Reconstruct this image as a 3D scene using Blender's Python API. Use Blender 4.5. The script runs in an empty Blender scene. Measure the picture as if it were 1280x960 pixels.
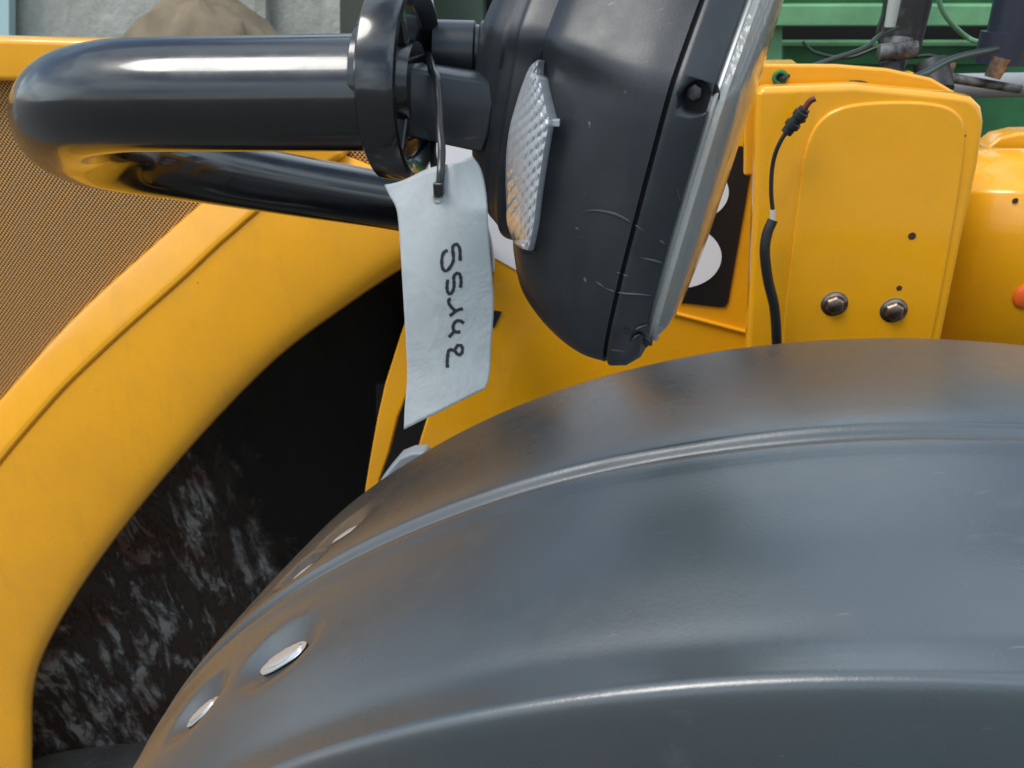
import bpy, bmesh, math, random
import numpy as np
from mathutils import Vector, Matrix
from mathutils.bvhtree import BVHTree
from mathutils import noise as mnoise

R = math.radians
random.seed(4)
S = bpy.context.scene
C = S.collection

# ------------------------------------------------------------------ camera, world, sun, exposure
PITCH = 0.488
CAMP = Vector((0, 0, 1.7))
cam_d = bpy.data.cameras.new('camera')
cam = bpy.data.objects.new('camera', cam_d)
C.objects.link(cam)
cam.location = CAMP
cam.rotation_euler = (math.pi / 2 - PITCH, 0, 0)
cam_d.sensor_width = 36
cam_d.lens = 36 * 1000 / 1280
cam_d.clip_start = 0.02
cam_d.clip_end = 600
cam_d.dof.use_dof = True
cam_d.dof.focus_distance = 0.55
cam_d.dof.aperture_fstop = 16
S.camera = cam

SUN_EL, SUN_AZ = R(58), R(238)        # azimuth clockwise from +Y: high, behind the camera's left shoulder
w = bpy.data.worlds.new('World')
S.world = w
w.use_nodes = True
wn, wl = w.node_tree.nodes, w.node_tree.links
bg = wn['Background']
sky = wn.new('ShaderNodeTexSky')
sky.sky_type = 'NISHITA'
sky.sun_disc = False
sky.sun_elevation = SUN_EL
sky.sun_rotation = SUN_AZ
sky.air_density = 1.2
sky.dust_density = 1.5
tc = wn.new('ShaderNodeTexCoord')
mp = wn.new('ShaderNodeMapping')
mp.inputs['Scale'].default_value = (1.0, 1.0, 2.6)
mp.inputs['Location'].default_value = (3.1, 0.4, 0.2)
cl = wn.new('ShaderNodeTexNoise')
cl.inputs['Scale'].default_value = 1.7
cl.inputs['Detail'].default_value = 5
cl.inputs['Roughness'].default_value = 0.55
cr = wn.new('ShaderNodeValToRGB')
cr.color_ramp.elements[0].position = 0.42
cr.color_ramp.elements[1].position = 0.60
mx = wn.new('ShaderNodeMix')
mx.data_type = 'RGBA'
mx.inputs[7].default_value = (10.8, 12.6, 14.0, 1)     # bright thin cloud
wl.new(tc.outputs['Generated'], mp.inputs['Vector'])
wl.new(mp.outputs['Vector'], cl.inputs['Vector'])
wl.new(cl.outputs['Fac'], cr.inputs['Fac'])
wl.new(cr.outputs['Color'], mx.inputs[0])
wl.new(sky.outputs['Color'], mx.inputs[6])
wl.new(mx.outputs[2], bg.inputs['Color'])
bg.inputs['Strength'].default_value = 0.11

sd = bpy.data.lights.new('sun', 'SUN')
sd.energy = 1.9
sd.angle = R(26)
sd.color = (1.0, 0.965, 0.91)
sun = bpy.data.objects.new('sun', sd)
C.objects.link(sun)
sv = Vector((math.sin(SUN_AZ) * math.cos(SUN_EL), math.cos(SUN_AZ) * math.cos(SUN_EL), math.sin(SUN_EL)))
sun.rotation_euler = (-sv).to_track_quat('-Z', 'Y').to_euler()
sun.location = (0, 0, 8)

S.view_settings.view_transform = 'Standard'
S.view_settings.look = 'None'
S.view_settings.gamma = 1
S.view_settings.exposure = 0.26
S.cycles.max_bounces = 8

# ------------------------------------------------------------------ coordinates
FW = Vector((0, math.cos(PITCH), -math.sin(PITCH)))
UP = Vector((0, math.sin(PITCH), math.cos(PITCH)))
RT = Vector((1, 0, 0))
YAW = -0.167                              # the machine stands slightly turned
cy, sy = math.cos(YAW), math.sin(YAW)


def V(xv, yv, z=0.0):                     # machine frame -> world (z is metres above the ground)
    return Vector((xv * cy - yv * sy, xv * sy + yv * cy, z))


VX = V(1, 0); VY = V(0, 1)


def ray(px, py):
    return FW + RT * ((px - 640) / 1000.0) - UP * ((py - 480) / 1000.0)


def at(px, py, d):                        # a point d metres in front of the lens
    return CAMP + ray(px, py) * d


def on(px, py, yv):                       # a point on the machine's upright plane yv
    r = ray(px, py)
    return CAMP + r * (yv / r.dot(VY))


def on_plane(px, py, p0, n):
    r = ray(px, py)
    return CAMP + r * ((p0 - CAMP).dot(n) / r.dot(n))


# ------------------------------------------------------------------ materials
def mat(name, col, rough=0.5, metal=0.0, spec=0.5, coat=0.0, coat_r=0.1):
    m = bpy.data.materials.new(name)
    m.use_nodes = True
    b = m.node_tree.nodes['Principled BSDF']
    b.inputs['Base Color'].default_value = (*col, 1)
    b.inputs['Roughness'].default_value = rough
    b.inputs['Metallic'].default_value = metal
    b.inputs['Specular IOR Level'].default_value = spec
    b.inputs['Coat Weight'].default_value = coat
    b.inputs['Coat Roughness'].default_value = coat_r
    return m


def nd(m, t, **kw):
    n = m.node_tree.nodes.new(t)
    for k, v in kw.items():
        if hasattr(n, k):
            setattr(n, k, v)
        else:
            n.inputs[k].default_value = v
    return n


def lk(m, a, b):
    m.node_tree.links.new(a, b)


def noise_tex(m, scale, detail=4, rough=0.6, stretch=None, loc=(0, 0, 0), dist=0.0):
    t = nd(m, 'ShaderNodeTexCoord')
    mp_ = nd(m, 'ShaderNodeMapping')
    if stretch:
        mp_.inputs['Scale'].default_value = stretch
    mp_.inputs['Location'].default_value = loc
    n = nd(m, 'ShaderNodeTexNoise')
    n.inputs['Scale'].default_value = scale
    n.inputs['Detail'].default_value = detail
    n.inputs['Roughness'].default_value = rough
    n.inputs['Distortion'].default_value = dist
    lk(m, t.outputs['Object'], mp_.inputs['Vector'])
    lk(m, mp_.outputs['Vector'], n.inputs['Vector'])
    return n.outputs['Fac']


def ramp(m, fac, p0, p1, c0=(0, 0, 0), c1=(1, 1, 1)):
    r = nd(m, 'ShaderNodeValToRGB')
    r.color_ramp.elements[0].position = p0
    r.color_ramp.elements[1].position = p1
    r.color_ramp.elements[0].color = (*c0, 1)
    r.color_ramp.elements[1].color = (*c1, 1)
    lk(m, fac, r.inputs['Fac'])
    return r.outputs['Color']


def mix(m, fac, a, b):
    x = nd(m, 'ShaderNodeMix')
    x.data_type = 'RGBA'
    for sock, val in ((x.inputs[0], fac), (x.inputs[6], a), (x.inputs[7], b)):
        if isinstance(val, (tuple, list)):
            sock.default_value = (*val, 1) if len(val) == 3 else val
        elif isinstance(val, float):
            sock.default_value = val
        else:
            lk(m, val, sock)
    return x.outputs[2]


def mathn(m, op, a, b=None):
    x = nd(m, 'ShaderNodeMath')
    x.operation = op
    for i, val in enumerate((a, b)):
        if val is None:
            continue
        if isinstance(val, (int, float)):
            x.inputs[i].default_value = val
        else:
            lk(m, val, x.inputs[i])
    return x.outputs[0]


def P(m):
    return m.node_tree.nodes['Principled BSDF']


def bump(m, h, strength, dist=0.001):
    b = nd(m, 'ShaderNodeBump')
    b.inputs['Strength'].default_value = strength
    b.inputs['Distance'].default_value = dist
    lk(m, h, b.inputs['Height'])
    lk(m, b.outputs['Normal'], P(m).inputs['Normal'])


# yellow paint with faint dirt, orange peel and small rust chips
def yellow_paint(name, col=(0.88, 0.385, 0.006), rough=0.27):
    m = mat(name, col, rough, 0, 0.45, 0.6, 0.07)
    d = ramp(m, noise_tex(m, 5.0, 6, 0.65), 0.42, 0.75)
    c = mix(m, mathn(m, 'MULTIPLY', d, 0.26), col, (0.36, 0.17, 0.03))
    drip = ramp(m, noise_tex(m, 9.0, 7, 0.7, stretch=(4.0, 1.0, .8), loc=(1, 9, 4), dist=.4), 0.56, 0.74)
    c = mix(m, mathn(m, 'MULTIPLY', drip, 0.22), c, (0.42, 0.20, 0.035))
    chips = ramp(m, noise_tex(m, 95.0, 2, 0.5, loc=(3, 1, 7)), 0.80, 0.815)
    c = mix(m, chips, c, (0.09, 0.035, 0.015))
    lk(m, c, P(m).inputs['Base Color'])
    lk(m, ramp(m, noise_tex(m, 14.0, 4), 0.3, 0.8, (rough - .06,) * 3, (rough + .14,) * 3), P(m).inputs['Roughness'])
    bump(m, noise_tex(m, 160.0, 2), 0.12, 0.0006)
    return m


YEL = yellow_paint('yellow_paint')
M_BLACKGLOSS = mat('gloss_black_paint', (0.006, 0.007, 0.009), 0.16, 0, 0.6, 0.5, 0.06)
lk(M_BLACKGLOSS, ramp(M_BLACKGLOSS, noise_tex(M_BLACKGLOSS, 30, 5), 0.3, 0.8, (.12,) * 3, (.3,) * 3), P(M_BLACKGLOSS).inputs['Roughness'])
bump(M_BLACKGLOSS, noise_tex(M_BLACKGLOSS, 45, 3), 0.12, 0.001)


def plastic(name, col, rough, dusty=(0.16, 0.14, 0.12), amount=0.35, dscale=7.0):
    m = mat(name, col, rough, 0, 0.5)
    d = ramp(m, noise_tex(m, dscale, 6, 0.62, dist=0.6), 0.46, 0.74)
    c = mix(m, mathn(m, 'MULTIPLY', d, amount), col, dusty)
    # fine pale scratches, several directions
    s1 = ramp(m, noise_tex(m, 30, 3, 0.5, stretch=(1.0, 14.0, 5.0), loc=(1, 2, 3)), 0.715, 0.76)
    c = mix(m, mathn(m, 'MULTIPLY', s1, 0.45), c, (0.22, 0.23, 0.25))
    lk(m, c, P(m).inputs['Base Color'])
    lk(m, ramp(m, noise_tex(m, dscale * 1.7, 5, loc=(5, 5, 5)), 0.3, 0.75, (rough - .05,) * 3, (rough + .13,) * 3), P(m).inputs['Roughness'])
    bump(m, noise_tex(m, 700, 2), 0.10, 0.0004)
    return m


M_GUARD = plastic('weathered_grey_plastic', (0.046, 0.064, 0.075), 0.32, (0.080, 0.074, 0.070), 0.40, 3.2)
P(M_GUARD).inputs['Specular IOR Level'].default_value = 0.9
P(M_GUARD).inputs['Coat Weight'].default_value = 0.55
P(M_GUARD).inputs['Coat Roughness'].default_value = 0.42
_r1 = noise_tex(M_GUARD, 4.5, 7, .62, loc=(4, 4, 9), dist=.5)
_r2 = noise_tex(M_GUARD, 55, 4, .6, loc=(1, 4, 2))
lk(M_GUARD, mathn(M_GUARD, 'ADD', mathn(M_GUARD, 'MULTIPLY', _r1, .42), mathn(M_GUARD, 'MULTIPLY', _r2, .18)), P(M_GUARD).inputs['Roughness'])
bump(M_GUARD, mathn(M_GUARD, 'ADD', noise_tex(M_GUARD, 420, 3), mathn(M_GUARD, 'MULTIPLY', noise_tex(M_GUARD, 9, 4, .5), 6.0)), 0.22, 0.0006)
# pale scuffs, drips and grit on the guard
_m = M_GUARD
_o = P(_m).inputs['Base Color'].links[0].from_socket
_w1 = ramp(_m, noise_tex(_m, 12, 7, .72, stretch=(1, 3.0, 1), loc=(3, 3, 3), dist=1.0), .60, .70)
_w2 = ramp(_m, noise_tex(_m, 150, 3, .6, loc=(7, 1, 3)), .70, .76)
_o = mix(_m, mathn(_m, 'MULTIPLY', _w1, 0.42), _o, (0.13, 0.13, 0.135))
_o = mix(_m, mathn(_m, 'MULTIPLY', _w2, 0.35), _o, (0.15, 0.14, 0.13))
lk(_m, _o, P(_m).inputs['Base Color'])
# brownish reflection painted into the guard's colour, stronger towards the wheel's rear
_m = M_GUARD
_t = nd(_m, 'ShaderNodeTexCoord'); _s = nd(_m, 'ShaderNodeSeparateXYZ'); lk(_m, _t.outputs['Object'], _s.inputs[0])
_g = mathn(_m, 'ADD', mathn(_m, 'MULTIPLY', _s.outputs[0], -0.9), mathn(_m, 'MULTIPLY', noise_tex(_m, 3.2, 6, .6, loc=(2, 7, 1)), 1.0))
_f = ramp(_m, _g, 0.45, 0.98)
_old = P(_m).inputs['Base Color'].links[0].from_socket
_tone = ramp(_m, noise_tex(_m, 2.4, 3, .5, loc=(8, 3, 1)), 0.36, 0.62)  # darker patches painted in for dark reflections, placed by noise
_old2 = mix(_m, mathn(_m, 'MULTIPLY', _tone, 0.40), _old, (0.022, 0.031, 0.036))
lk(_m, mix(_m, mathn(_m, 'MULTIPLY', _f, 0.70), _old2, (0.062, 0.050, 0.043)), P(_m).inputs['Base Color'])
M_LAMP = plastic('black_lamp_plastic', (0.017, 0.021, 0.026), 0.36, (0.050, 0.052, 0.054), 0.55, 16.0)
M_RUBBER = mat('black_rubber', (0.012, 0.012, 0.012), 0.5)
M_DARK = mat('dark_void', (0.006, 0.006, 0.006), 0.8)
M_ZINC = mat('zinc_steel', (0.55, 0.54, 0.52), 0.42, 1.0)
lk(M_ZINC, ramp(M_ZINC, noise_tex(M_ZINC, 120, 4), 0.4, 0.75, (0.40, 0.32, 0.26), (0.16, 0.075, 0.035)), P(M_ZINC).inputs['Base Color'])
M_CHROME = mat('bright_reflector', (0.62, 0.64, 0.62), 0.16, 1.0)
M_RUST = mat('grimy_steel', (0.16, 0.15, 0.15), 0.55, 0.5)
lk(M_RUST, ramp(M_RUST, noise_tex(M_RUST, 60, 5), 0.4, 0.65, (0.20, 0.20, 0.20), (0.035, 0.03, 0.028)), P(M_RUST).inputs['Base Color'])
M_DECAL_B = mat('black_decal_film', (0.012, 0.012, 0.012), 0.32)
M_DECAL_W = mat('white_decal_film', (0.78, 0.78, 0.80), 0.35)
M_ORANGE = mat('orange_plastic', (0.80, 0.13, 0.02), 0.3)

# green painted steel
def green(name, a, b):
    m = mat(name, a, 0.5)
    lk(m, ramp(m, noise_tex(m, 9, 6, 0.7), 0.4, 0.72, a, b), P(m).inputs['Base Color'])
    return m


M_GREEN = green('light_green_paint', (0.155, 0.37, 0.175), (0.10, 0.25, 0.12))
M_GREEN_D = green('dark_green_paint', (0.035, 0.17, 0.06), (0.02, 0.10, 0.035))
M_OLIVE = green('dull_olive_paint', (0.065, 0.072, 0.055), (0.04, 0.045, 0.035))

# perforated grille sheet: a lattice of round holes about 5 mm apart
M_GRILLE = mat('perforated_yellow_sheet', (0.55, 0.24, 0.02), 0.5)
_t = nd(M_GRILLE, 'ShaderNodeTexCoord')
_s = nd(M_GRILLE, 'ShaderNodeSeparateXYZ')
lk(M_GRILLE, _t.outputs['Object'], _s.inputs[0])
K = 2 * math.pi / 0.0060
_a = mathn(M_GRILLE, 'SINE', mathn(M_GRILLE, 'MULTIPLY', mathn(M_GRILLE, 'ADD', _s.outputs[0], _s.outputs[2]), K))
_b = mathn(M_GRILLE, 'SINE', mathn(M_GRILLE, 'MULTIPLY', mathn(M_GRILLE, 'SUBTRACT', _s.outputs[0], _s.outputs[2]), K))
_h = mathn(M_GRILLE, 'ADD', _a, _b)
_hm = ramp(M_GRILLE, mathn(M_GRILLE, 'MULTIPLY', mathn(M_GRILLE, 'ADD', _h, 2.0), 0.25), 0.52, 0.60)
lk(M_GRILLE, mix(M_GRILLE, _hm, (0.56, 0.27, 0.055), (0.018, 0.012, 0.008)), P(M_GRILLE).inputs['Base Color'])
bump(M_GRILLE, mathn(M_GRILLE, 'MULTIPLY', _h, -1.0), 0.5, 0.0015)

# wheel arch liner: shiny black plastic sheet under thrown, half washed-off mud
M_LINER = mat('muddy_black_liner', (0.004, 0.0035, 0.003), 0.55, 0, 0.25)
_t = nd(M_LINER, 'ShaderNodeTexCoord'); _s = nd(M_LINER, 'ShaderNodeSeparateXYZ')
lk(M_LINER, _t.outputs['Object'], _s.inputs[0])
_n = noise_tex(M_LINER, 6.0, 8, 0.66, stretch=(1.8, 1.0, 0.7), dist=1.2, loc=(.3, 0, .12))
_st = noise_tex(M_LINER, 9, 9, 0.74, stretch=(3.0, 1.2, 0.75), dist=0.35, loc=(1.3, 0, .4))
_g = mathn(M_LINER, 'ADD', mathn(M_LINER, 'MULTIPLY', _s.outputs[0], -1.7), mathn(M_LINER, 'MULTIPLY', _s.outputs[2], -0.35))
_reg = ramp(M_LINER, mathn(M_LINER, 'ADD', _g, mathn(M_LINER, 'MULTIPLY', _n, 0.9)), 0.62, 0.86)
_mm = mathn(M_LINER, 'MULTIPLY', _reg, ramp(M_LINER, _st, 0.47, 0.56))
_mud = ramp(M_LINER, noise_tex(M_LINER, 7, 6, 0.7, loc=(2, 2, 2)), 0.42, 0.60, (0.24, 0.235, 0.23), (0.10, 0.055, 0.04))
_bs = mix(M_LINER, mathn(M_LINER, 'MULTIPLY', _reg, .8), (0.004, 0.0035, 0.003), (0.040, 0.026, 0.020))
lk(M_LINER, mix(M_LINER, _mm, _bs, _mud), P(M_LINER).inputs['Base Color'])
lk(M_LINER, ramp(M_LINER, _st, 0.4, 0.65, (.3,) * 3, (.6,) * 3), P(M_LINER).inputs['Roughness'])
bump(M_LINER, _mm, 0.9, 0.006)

# card of the hanging label
M_CARD = mat('pale_plastic_card', (0.60, 0.66, 0.69), 0.5)
P(M_CARD).inputs['Subsurface Weight'].default_value = 0.0
lk(M_CARD, ramp(M_CARD, noise_tex(M_CARD, 26, 7, 0.7, dist=.8), 0.35, 0.72, (0.37, 0.395, 0.40), (0.29, 0.31, 0.315)), P(M_CARD).inputs['Base Color'])
bump(M_CARD, noise_tex(M_CARD, 16, 6, .6, dist=1.2), 0.5, 0.004)
M_INK = mat('black_marker_ink', (0.012, 0.013, 0.018), 0.45)

# lamp lens
M_GLASS = mat('clear_lamp_lens', (0.93, 0.95, 0.93), 0.03, 0, 0.5)
P(M_GLASS).inputs['Transmission Weight'].default_value = 0.84
P(M_GLASS).inputs['IOR'].default_value = 1.49
bump(M_GLASS, noise_tex(M_GLASS, 90, 3, stretch=(1, 1, .25)), 0.6, 0.002)
M_IND = mat('ribbed_clear_plastic', (0.48, 0.50, 0.53), 0.12, 0, 0.6)
P(M_IND).inputs['Transmission Weight'].default_value = 0.25
P(M_IND).inputs['IOR'].default_value = 1.45

# setting materials
M_GROUND = mat('gravelly_concrete', (0.20, 0.19, 0.17), 0.9)
lk(M_GROUND, ramp(M_GROUND, noise_tex(M_GROUND, 6, 10, 0.75), 0.3, 0.7, (0.06, 0.055, 0.05), (0.14, 0.135, 0.125)), P(M_GROUND).inputs['Base Color'])
bump(M_GROUND, noise_tex(M_GROUND, 60, 6), 0.6, 0.01)
M_WALL = mat('pale_render', (0.40, 0.40, 0.36), 0.85)
lk(M_WALL, ramp(M_WALL, noise_tex(M_WALL, 2.6, 7, 0.65, dist=.8), 0.35, 0.68, (0.30, 0.30, 0.26), (0.50, 0.50, 0.45)), P(M_WALL).inputs['Base Color'])
bump(M_WALL, noise_tex(M_WALL, 18, 6), 0.5, 0.02)
M_BROWN = mat('brown_sheet', (0.17, 0.125, 0.07), 0.75)
lk(M_BROWN, ramp(M_BROWN, noise_tex(M_BROWN, 5, 7), 0.35, 0.7, (0.22, 0.165, 0.10), (0.11, 0.085, 0.055)), P(M_BROWN).inputs['Base Color'])
M_CYAN = mat('pale_blue_door', (0.42, 0.58, 0.60), 0.5)

# ------------------------------------------------------------------ object helpers
ORG = {}


def thing(name, label, cat, loc, group=None):
    o = bpy.data.objects.new(name, None)
    o.empty_display_size = 0.1
    C.objects.link(o)
    o.location = loc
    ORG[o.name] = Vector(loc)
    o['label'] = label
    o['category'] = cat
    if group:
        o['group'] = group
    return o


def obj(name, verts, faces, m, parent=None, smooth=True, label=None, rot=None):
    """link one mesh; its origin sits at its own centre. verts are world coordinates"""
    vs = [Vector(v) for v in verts]
    c = sum(vs, Vector()) / len(vs)
    me = bpy.data.meshes.new(name)
    me.from_pydata([v - c for v in vs], [], faces)
    me.update()
    if smooth:
        me.polygons.foreach_set('use_smooth', [True] * len(me.polygons))
    me.materials.append(m)
    o = bpy.data.objects.new(name, me)
    C.objects.link(o)
    if parent is not None:
        o.parent = parent
        o.location = c - ORG[parent.name]
    else:
        o.location = c
    ORG[o.name] = c
    if label:
        o['label'] = label
    return o


def fix_normals(o):
    bm = bmesh.new()
    bm.from_mesh(o.data)
    bmesh.ops.recalc_face_normals(bm, faces=bm.faces)
    bm.to_mesh(o.data)
    bm.free()


def crease(o, ang=35):
    bm = bmesh.new()
    bm.from_mesh(o.data)
    for e in bm.edges:
        if len(e.link_faces) == 2 and e.calc_face_angle(0) > R(ang):
            e.smooth = False
    bm.to_mesh(o.data)
    bm.free()


def bevel(o, w_, seg=3):
    m = o.modifiers.new('bevel', 'BEVEL')
    m.width = w_
    m.segments = seg
    m.limit_method = 'ANGLE'
    m.angle_limit = R(32)
    m.harden_normals = False


def smooth_path(pts, n=60, closed=False):
    """Catmull-Rom through the points, n samples, each point a tuple of any length"""
    p = np.array(pts, float)
    k = len(p)
    out = []
    segs = k if closed else k - 1
    for i in range(segs):
        if closed:
            a, b, c_, d = p[(i - 1) % k], p[i], p[(i + 1) % k], p[(i + 2) % k]
        else:
            b, c_ = p[i], p[i + 1]
            a = p[i - 1] if i else 2 * b - c_
            d = p[i + 2] if i + 2 < k else 2 * c_ - b
        mm = max(2, int(n / segs))
        for j in range(mm):
            t = j / mm
            out.append(0.5 * ((2 * b) + (c_ - a) * t + (2 * a - 5 * b + 4 * c_ - d) * t * t + (3 * b - a - 3 * c_ + d) * t ** 3))
    if not closed:
        out.append(p[-1])
    return np.array(out)


def resample(path, n):
    d = np.r_[0, np.cumsum(np.linalg.norm(np.diff(path, axis=0), axis=1))]
    t = np.linspace(0, d[-1], n)
    return np.stack([np.interp(t, d, path[:, k]) for k in range(path.shape[1])], 1)


def grid_faces(nu, nv, closed_v=False):
    f = []
    for i in range(nu - 1):
        for j in range(nv if closed_v else nv - 1):
            a = i * nv + j
            b = i * nv + (j + 1) % nv
            f.append((a, b, b + nv, a + nv))
    return f


def slab(name, outline, yv, thick, m, parent, bev=0.0, label=None, smooth_outline=0, seg=3):
    """a plate cut to an outline on the machine's upright plane, with real thickness behind it"""
    pts = outline
    if smooth_outline:
        pts = [tuple(q) for q in smooth_path(outline, smooth_outline, True)]
    fr = [on(q[0], q[1], yv) for q in pts]
    bk = [p + VY * thick for p in fr]
    n = len(fr)
    faces = [tuple(range(n)), tuple(range(2 * n - 1, n - 1, -1))]
    for i in range(n):
        j = (i + 1) % n
        faces.append((j, i, i + n, j + n))
    o = obj(name, fr + bk, faces, m, parent, smooth=bool(bev), label=label)
    fix_normals(o)
    if bev:
        bevel(o, bev, seg)
        wn_ = o.modifiers.new('wn', 'WEIGHTED_NORMAL')
        wn_.keep_sharp = False
    return o


def tube(name, path, rad, m, parent, seg=20, label=None, n=80, caps=True, spline=True, squash=None):
    pts = [Vector(q) for q in (smooth_path([tuple(p) for p in path], n) if spline else [tuple(p) for p in path])]
    k = len(pts)
    rr = rad if callable(rad) else (lambda t: rad)
    tang = [(pts[min(i + 1, k - 1)] - pts[max(i - 1, 0)]).normalized() for i in range(k)]
    ref = Vector((0, 0, 1))
    if abs(tang[0].dot(ref)) > 0.9:
        ref = Vector((0, 1, 0))
    nrm = (ref - tang[0] * ref.dot(tang[0])).normalized()
    vs = []
    for i in range(k):
        nrm = (nrm - tang[i] * nrm.dot(tang[i])).normalized()
        bi = tang[i].cross(nrm)
        r_ = rr(i / (k - 1))
        for j in range(seg):
            a = 2 * math.pi * j / seg
            kx = squash if squash else 1.0
            vs.append(pts[i] + nrm * (math.cos(a) * r_) + bi * (math.sin(a) * r_ * kx))
    f = grid_faces(k, seg, True)
    if caps:
        f.append(tuple(range(seg - 1, -1, -1)))
        f.append(tuple(range((k - 1) * seg, k * seg)))
    o = obj(name, vs, f, m, parent, label=label)
    fix_normals(o)
    crease(o, 50)
    return o


def lathe(name, prof, centre, axis, m, parent, seg=48, label=None, closed=False, ang=40):
    """prof: (distance along the axis, radius)"""
    ax = Vector(axis).normalized()
    ref = Vector((0, 0, 1)) if abs(ax.z) < 0.9 else Vector((0, 1, 0))
    e1 = (ref - ax * ref.dot(ax)).normalized()
    e2 = ax.cross(e1)
    vs = []
    for a_, r_ in prof:
        for j in range(seg):
            t = 2 * math.pi * j / seg
            vs.append(Vector(centre) + ax * a_ + e1 * (math.cos(t) * max(r_, 1e-5)) + e2 * (math.sin(t) * max(r_, 1e-5)))
    f = grid_faces(len(prof), seg, True)
    if not closed:
        f.append(tuple(range(seg - 1, -1, -1)))
        f.append(tuple(range((len(prof) - 1) * seg, len(prof) * seg)))
    o = obj(name, vs, f, m, parent, label=label)
    fix_normals(o)
    crease(o, ang)
    return o


def box(name, c0, size, m, parent=None, bev=0.0, label=None, ax=None):
    """box in the machine frame: c0 = centre (world), size along VX, VY, z"""
    a, b, c = size[0] / 2, size[1] / 2, size[2] / 2
    X, Y, Z = ax or (VX, VY, Vector((0, 0, 1)))
    vs = [c0 + X * (sx * a) + Y * (s_ * b) + Z * (sz * c) for sx in (-1, 1) for s_ in (-1, 1) for sz in (-1, 1)]
    f = [(0, 1, 3, 2), (4, 6, 7, 5), (0, 4, 5, 1), (2, 3, 7, 6), (0, 2, 6, 4), (1, 5, 7, 3)]
    o = obj(name, vs, f, m, parent, smooth=False, label=label)
    fix_normals(o)
    if bev:
        bevel(o, bev, 3)
    return o


# ------------------------------------------------------------------ the setting
def sheet(name, x0, x1, y0, y1, z, m, n=2):
    vs = [Vector((x0 + (x1 - x0) * i / (n - 1), y0 + (y1 - y0) * j / (n - 1), z)) for i in range(n) for j in range(n)]
    o = obj(name, vs, grid_faces(n, n), m, None, False)
    fix_normals(o)
    if o.data.polygons[0].normal.z < 0:
        o.data.flip_normals()
    return o


gr = sheet('ground', -250, 250, -250, 250, 0.0, M_GROUND, 3)
gr['kind'] = 'structure'

# ------------------------------------------------------------------ the yellow machine
LO = V(0.2, 0.95, 0.0)
loader = thing('farm_loader', 'yellow machine with grey plastic mudguard, side grille and black lamp on a bent arm', 'farm machine', LO)

# ---- mudguard: swept round the wheel axis
GC = V(0, 0, 0)
cxg, czg = 0.284, CAMP.z - 1.084
GC = Vector((cxg, 0, czg))
prof = [(.628, .770), (.634, .779), (.633, .793), (.624, .799), (.60, .8045), (.52, .818), (.46, .8255), (.436, .8270), (.430, .8255),
        (.4255, .8206), (.4205, .8196), (.4170, .8245), (.4120, .8263), (.4065, .8262), (.4010, .8254), (.393, .8245),
        (.36, .8230), (.32, .8190), (.285, .8115), (.268, .8066), (.258, .8058), (.2500, .8062), (.2435, .8066), (.2390, .8040),
        (.2365, .7970), (.2348, .785), (.2328, .765), (.230, .730), (.222, .640)]
pr = smooth_path(prof, 28 * 5)
NT = 260
T0, T1 = R(28), R(178)


def guard_point(th, yv, r):
    return GC + VX * (r * math.cos(th)) + VY * yv + Vector((0, 0, r * math.sin(th)))


# recessed fixing points, found from where they sit on the mudguard
TH = np.linspace(T0, T1, NT)
pts3 = np.array([[guard_point(t, a, b) for a, b in pr] for t in TH])          # NT x NP x 3
rel = pts3 - np.array(CAMP)
dep = rel @ np.array(FW)
pxs = 640 + 1000 * (rel @ np.array(RT)) / dep
pys = 480 - 1000 * (rel @ np.array(UP)) / dep
recess = []
for (px, py, rx) in ((425, 656, .016), (368, 708, .015), (343, 809, .020), (242, 878, .018)):
    d2 = (pxs - px) ** 2 + (pys - py) ** 2
    cand = np.argwhere(d2 < 60)
    if len(cand) == 0:
        cand = np.argwhere(d2 < d2.min() + 5)
    k = min(cand, key=lambda q: dep[q[0], q[1]])
    recess.append((TH[k[0]], pr[k[1]][0], pr[k[1]][1], rx))
vs = []
for t in TH:
    for a, b in pr:
        r_ = b + 0.0012 * mnoise.noise(Vector((t * 5, a * 9, 0)))
        for (tc_, ac, rc, rx) in recess:
            dd = math.hypot((t - tc_) * rc / 1.7, a - ac) / rx
            if dd < 1.6:
                s_ = max(0.0, min(1.0, (1.45 - dd) / 0.75))
                s_ = s_ * s_ * (3 - 2 * s_)
                r_ -= 0.0085 * s_
        vs.append(guard_point(t, a, r_))
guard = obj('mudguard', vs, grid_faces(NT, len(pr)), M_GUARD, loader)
fix_normals(guard)
sol = guard.modifiers.new('thick', 'SOLIDIFY')
sol.thickness = 0.004
sol.offset = -1 if True else 1
for (tc_, ac, rc, rx) in recess:
    n_ = (VX * math.cos(tc_) + Vector((0, 0, math.sin(tc_)))).normalized()
    c_ = guard_point(tc_, ac, rc - 0.0085)
    rr = rx * 0.58
    cap = lathe('bolt_cap', [(0, rr * 1.15), (.0012, rr * 1.15), (.0014, rr * .9), (.0040, rr * .86), (.0052, rr * .6), (.0056, 0)],
          c_, n_, mat('bright_zinc', (.74, .75, .76), .34, 0.75) if 'bright_zinc' not in bpy.data.materials else bpy.data.materials['bright_zinc'], guard, 24)
    tn = (-VX * math.sin(tc_) + Vector((0, 0, math.cos(tc_)))).normalized()
    for v in cap.data.vertices:
        v.co += tn * (v.co.dot(tn) * 0.95) - VY * (v.co.dot(VY) * .22) - n_ * (v.co.dot(n_) * .45) + tn * (.0018 * mnoise.noise(v.co * 260)) + VY * (.0014 * mnoise.noise(v.co * 300 + Vector((3, 3, 3))))

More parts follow.
